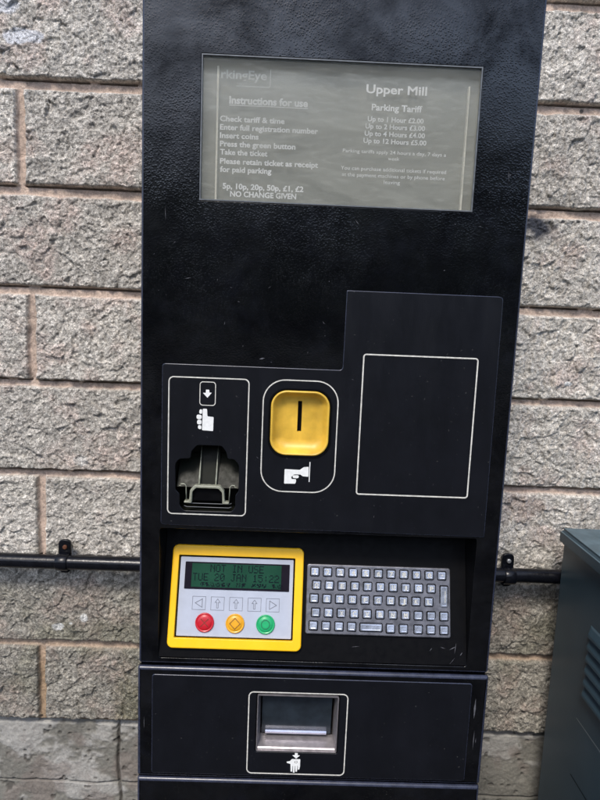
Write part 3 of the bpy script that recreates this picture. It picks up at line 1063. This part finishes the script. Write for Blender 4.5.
k.text('rkingEye', -0.1185, -0.0735, 1.6762, 0.0078, YS, bold=0.02)
k.line([(-0.103, 1.6696), (-0.0712, 1.6696), (-0.0700, 1.6708), (-0.0700, 1.6860)], 0.0009, YS, 0.0003)
k.build('logo_lettering', M_txtf, win, merge=False)

# ---------------- tilted console: local x, z = along the slope, y = into it
TILT = Matrix.Translation((0, 0.002, 1.075)) @ Matrix.Rotation(R_(-18), 4, 'X')
def console(o):
    o.matrix_local = TILT
    return o
k = MB()
k.plate(rrect(-0.1724, 0.1694, -0.006, 0.150, 0.001), [rrect(-0.155, -0.026, 0.0165, 0.103, 0.001), rrect(-0.0095, 0.1485, 0.026, 0.097, 0.001)], 0.0, 0.003, 0.0)
scuffs(k, [(0.150, 0.010, 0.158, 0.014, 0.0008), (0.156, 0.006, 0.158, 0.018, 0.0006), (0.128, 0.008, 0.131, 0.012, 0.0006), (0.140, 0.013, 0.146, 0.011, 0.0005), (0.162, 0.004, 0.165, 0.008, 0.0008), (0.04, 0.010, 0.05, 0.011, 0.0004)], -0.00015, 1)
console(k.build('console_plate', [M_dark, M_scuff], mach))
k = MB()
k.plate(rrect(-0.1635, -0.0157, 0.0042, 0.1155, 0.0065), [rrect(-0.1562, -0.0253, 0.0150, 0.1040, 0.0012)], -0.0060, 0.0, 0.0016, hole_bev=0.0006)
console(k.build('yellow_bezel', M_yellow, mach))
k = MB()
k.plate(rrect(-0.1545, -0.0270, 0.0166, 0.1020, 0.001), [], -0.0025, 0.002, 0.0005)
face = console(k.build('display_faceplate', M_face, mach))
k = MB()
k.plate(rrect(-0.1488, -0.0312, 0.0672, 0.0968, 0.0008), [], -0.0031, -0.0026, 0.0)
k.plate(rrect(-0.1412, -0.0405, 0.0695, 0.0953, 0.0003), [], -0.0034, -0.0032, 0.0, mi=1)
k.build('lcd_screen', [M_lcdk, M_lcd], face)
F57 = {'N': ['10001', '11001', '10101', '10011', '10001', '10001', '10001'], 'O': ['01110', '10001', '10001', '10001', '10001', '10001', '01110'],
       'T': ['11111', '00100', '00100', '00100', '00100', '00100', '00100'], 'I': ['01110', '00100', '00100', '00100', '00100', '00100', '01110'],
       'U': ['10001', '10001', '10001', '10001', '10001', '10001', '01110'], 'S': ['01111', '10000', '10000', '01110', '00001', '00001', '11110'],
       'E': ['11111', '10000', '10000', '11110', '10000', '10000', '11111'], 'J': ['00111', '00010', '00010', '00010', '00010', '10010', '01100'],
       'A': ['01110', '10001', '10001', '11111', '10001', '10001', '10001'], '2': ['01110', '10001', '00001', '00110', '01000', '10000', '11111'],
       '0': ['01110', '10001', '10011', '10101', '11001', '10001', '01110'], '1': ['00100', '01100', '00100', '00100', '00100', '00100', '01110'],
       '5': ['11111', '10000', '11110', '00001', '00001', '10001', '01110'], ':': ['00000', '00100', '00100', '00000', '00100', '00100', '00000'], ' ': ['00000'] * 7}
k = MB()
def dots(s_, x, z, px=0.00102, pz=0.00118, rows_=7, table=F57):
    for ci, ch in enumerate(s_):
        gl = table[ch]
        for rj in range(rows_):
            for ck in range(5):
                if gl[rj][ck] == '1':
                    xx = x + (ci * 6 + ck) * px
                    zz = z - rj * pz
                    w, hh = px * 0.92, pz * 0.92
                    k.add([(xx, -0.0035, zz - hh), (xx + w, -0.0035, zz - hh), (xx + w, -0.0035, zz), (xx, -0.0035, zz)], [(0, 1, 2, 3)])
dots('NOT IN USE', -0.1205, 0.0944)
dots('TUE 20 JAN 15:22', -0.1398, 0.0846)
rr_ = random.Random(9)
tiny = {c_: [''.join(rr_.choice('01101') for _ in range(5)) for _ in range(4)] for c_ in 'abcdefghijkl'}
tiny[' '] = ['00000'] * 4
dots('abcdef gh ijk bd', -0.1310 + 0.0, 0.0748, 0.00096, 0.0011, 4, tiny)
k.build('lcd_lettering', M_lcdi, face, merge=False)

# flat arrow keys printed on the membrane
for n_, xk in enumerate((-0.1312, -0.1105, -0.0899, -0.0693, -0.0488)):
    a = MB()
    a.ring(rrect(-0.0075, 0.0075, -0.0073, 0.0073, 0.0), 0.00045, -0.00012, 0.0002)
    if n_ == 0:
        a.line([(0.0036, 0.0045), (-0.0042, 0.0), (0.0036, -0.0045)], 0.0007, -0.00012, 0.0002, closed=True)
    elif n_ == 4:
        a.line([(-0.0036, 0.0045), (0.0042, 0.0), (-0.0036, -0.0045)], 0.0007, -0.00012, 0.0002, closed=True)
    else:
        a.line([(-0.0028, 0.0012), (0.0, 0.0050), (0.0028, 0.0012), (0.0009, 0.0012), (0.0009, -0.0048), (-0.0009, -0.0048), (-0.0009, 0.0012)], 0.00055, -0.00012, 0.0002, closed=True)
    ak = a.build('arrow_key', M_ink, face, merge=False)
    ak.location = (xk, -0.0026, 0.0522)

# three round buttons
for nm, xb, m1, m2, lab in (('cancel', -0.1236, M_red, M_redd, 'red round button with a cross'), ('change', -0.0899, M_amb, M_ambd, 'amber round button with a diamond'), ('accept', -0.0560, M_grn, M_grnd, 'green round button with a ring')):
    a = MB()
    prev, py = circle(0, 0, 0.0104, 48), 0.0
    for rr, yy in ((0.0104, -0.0012), (0.0100, -0.0018), (0.0092, -0.0018), (0.0086, -0.0012), (0.0082, -0.0012), (0.0076, -0.0019), (0.0060, -0.0023), (0.003, -0.0025)):
        cur = circle(0, 0, rr, 48)
        a.wall(prev, py, cur, yy, 0, True)
        prev, py = cur, yy
    a.fill([prev], py)
    yy = -0.0027
    if nm == 'cancel':
        a.line([(-0.0040, 0.0040), (0.0040, -0.0040)], 0.0008, yy, 0.0012, 1)
        a.line([(-0.0040, -0.0040), (0.0040, 0.0040)], 0.0008, yy - 0.00003, 0.0012, 1)
    elif nm == 'change':
        a.line([(0, 0.0058), (0.0058, 0), (0, -0.0058), (-0.0058, 0)], 0.0008, yy, 0.0012, 1, closed=True)
    else:
        a.plate(circle(0, 0, 0.0052, 10), [circle(0, 0, 0.0043, 10)], yy, yy + 0.0012, 0, mi=1)
    bt = a.build('round_button', [m1, m2], face)
    bt.location = (xb, -0.0026, 0.0316)
    bt['label'] = lab

# metal keyboard
k = MB()
k.plate(rrect(-0.0116, 0.1512, 0.0230, 0.0987, 0.0025), [], -0.0035, 0.0, 0.0012)
kb = console(k.build('keyboard', M_steel, mach))
keys = []
def row(xs_, z, chars):
    for i_, x_ in enumerate(xs_):
        keys.append((x_, z, chars[i_] if i_ < len(chars) else ' ', 0.0085, 0.0085))
row([-0.0028 + 0.0144 * i for i in range(11)], 0.0904, '1234567890-')
row([-0.0004 + 0.0144 * i for i in range(10)], 0.0759, 'QWERTYUIOP')
row([-0.0028 + 0.01435 * i for i in range(10)], 0.0614, ' ASDFGHJKL')
row([-0.0006 + 0.0144 * i for i in range(11)], 0.0463, ' ZXCVBNM')
row([-0.0028, 0.0114, 0.0258, 0.0400], 0.0322, '')
row([0.0834, 0.0979, 0.1145, 0.1287, 0.1434], 0.0316, '')
keys.append((0.0616, 0.0321, ' ', 0.0240, 0.0078))
keys.append((0.1435, 0.0677, '|', 0.0078, 0.0225))
kr = random.Random(3)
protos = {}
for (x_, z_, ch, kw, kh) in keys:
    key_id = (ch, kw, kh)
    if key_id in protos:
        o = protos[key_id].copy()
        sc.collection.objects.link(o)
    else:
        a = MB()
        # dark well moulded round the key, then the domed cap
        a.plate(rrect(-kw / 2 - 0.0011, kw / 2 + 0.0011, -kh / 2 - 0.0011, kh / 2 + 0.0011, 0.0016), [rrect(-kw / 2 - 0.0002, kw / 2 + 0.0002, -kh / 2 - 0.0002, kh / 2 + 0.0002, 0.0010)], -0.00025, 0.0006, 0.0, mi=1)
        prev, py = ccw(rrect(-kw / 2, kw / 2, -kh / 2, kh / 2, 0.0012, 5)), 0.0
        for ins, yy in ((0.0001, -0.0016), (0.0006, -0.0022), (0.0014, -0.0023)):
            cur = off(prev, ins) if False else ccw(rrect(-kw / 2 + ins, kw / 2 - ins, -kh / 2 + ins, kh / 2 - ins, max(0.0003, 0.0012 - ins * 0.4), 5))
            a.wall(prev, py, cur, yy, 0, True)
            prev, py = cur, yy
        # shallow dished top
        cur = ccw(rrect(-kw / 2 + 0.0020, kw / 2 - 0.0020, -kh / 2 + 0.0020, kh / 2 - 0.0020, 0.0006, 5))
        a.wall(prev, py, cur, py + 0.0002, 0, True)
        a.fill([cur], py + 0.0002)
        if ch == '|':
            a.line([(0.001, 0.006), (0.001, -0.006)], 0.0007, -0.00235, 0.0004, 2)
        elif ch != ' ':
            a.text(ch, -0.0020 if ch not in 'I1-' else -0.0009, 0.0020 if ch not in 'I1-' else 0.0009, -0.0024 if ch != '-' else -0.001, 0.0048, -0.0025, mi=2, bold=0.03)
        o = a.build('key', [M_key, M_dark, M_ltr], kb, merge=False)
        protos[key_id] = o
    o.parent = kb
    o.location = (x_, -0.0036, z_)
    o.rotation_euler = (R_(kr.uniform(-3, 3)), 0, R_(kr.uniform(-3, 3)))

# ---------------- lower door and base
TR = (-0.0618, 0.0290, 0.9625, 1.0315)
k = MB()
k.plate(rrect(-0.1945, 0.1945, 0.9268, 1.0592, 0.0025), [rrect(*TR, 0.002)], -0.0040, 0.0040, 0.0035, segs=5, hole_bev=0.0006, bmi=1)
scuffs(k, [(0.1815, 1.0330, 0.1812, 1.0080, 0.0022), (0.183, 0.995, 0.1828, 0.970, 0.0008), (0.1855, 0.985, 0.1853, 0.978, 0.0006), (-0.187, 1.00, -0.1868, 0.985, 0.0005)], -0.00415, 2)
ld = k.build('lower_door', [M_black, M_lip, M_scuff], mach)
k = MB()
k.plate(rrect(-0.1782, 0.1760, 0.9318, 1.0512, 0.0030), [rrect(TR[0] - 0.001, TR[1] + 0.001, TR[2] - 0.001, TR[3] + 0.001, 0.002)], -0.0054, -0.00405, 0.0007, segs=2, bmi=1)
tp = k.build('ticket_panel', [M_panel, M_lip], mach)
outline(-0.0716, 0.0392, 0.9345, 1.0345, 0.0060, tp, w=0.0012, y=-0.0055)
k = MB()
C3 = lambda l, r_=0.0005: ccw(round_poly(poly_mm(l, 0.000225, -0.0162, 0.9565, 282, 365), r_, 3))
k.plate(C3([(276, 344), (290, 344), (290, 356), (301, 357), (283, 374), (264, 357), (276, 356)], 0.0002), [], -0.0057, -0.0054)
k.plate(C3([(262, 378), (304, 378), (304, 418), (301, 434), (294, 434), (293, 412), (291, 412), (290, 446), (282, 446), (281, 414), (279, 414), (278, 452), (270, 452), (269, 414), (267, 414), (266, 446), (258, 446), (256, 404), (238, 399), (236, 393), (252, 390)], 0.0004), [ccw(circle(-0.0160, 0.9500, 0.0017, 14))], -0.0057, -0.0054)
k.plate(circle(-0.0160, 0.9500, 0.0011, 14), [], -0.0057, -0.0054)
k.build('hand_symbol', M_white, tp)
k = MB()
k.plate(rrect(-0.1945, 0.1945, 0.0, 0.9243, 0.0025), [], -0.0040, 0.0040, 0.0035, segs=5, bmi=1)
k.build('base_panel', [M_black, M_lip], mach)

# ticket tray: brushed frame, sloping sill, smoky flap with a bright bar
k = MB()
to = ccw(rrect(*TR, 0.002))
ti = ccw(rrect(TR[0] + 0.0035, TR[1] - 0.0045, TR[2] + 0.014, TR[3] - 0.0005, 0.001))
to2 = off(to, 0.0003)
k.ring(to2, 0.0010, -0.0062, 0.003)
k.wall(off(to2, 0.001), -0.0058, [(p_[0], p_[1]) for p_ in off(to2, 0.0035)], 0.010, 0, False)
k.wall(off(to2, 0.0035), 0.010, off(to2, 0.0036), 0.032, 0, False)
tray = k.build('ticket_tray', M_tray, mach)
k = MB()
k.prism((TR[0] + 0.002, TR[1] - 0.002), [(-0.0050, 0.9636), (-0.0050, 0.9655), (-0.0035, 0.9668), (0.004, 0.9685), (0.014, 0.9710), (0.014, 0.9636)])
k.build('tray_sill', M_tray, tray)
k = MB()
k.prism((TR[0] + 0.0055, TR[1] - 0.0065), [(0.0115, 0.9735), (0.0130, 0.9735), (0.0060, 1.0305), (0.0045, 1.0305)])
k.build('flap', M_flap, tray)
k = MB()
k.prism((-0.0520, 0.0175), [(0.0070, 0.9755), (0.0066, 0.9778), (0.0075, 0.9795), (0.0110, 0.9795), (0.0110, 0.9755)])
k.build('flap_bar', M_bar, tray)
k = MB()
k.box(TR[0] + 0.003, TR[1] - 0.003, 0.030, 0.034, TR[2] + 0.001, TR[3] - 0.001)
k.build('tray_back', M_dark, tray)
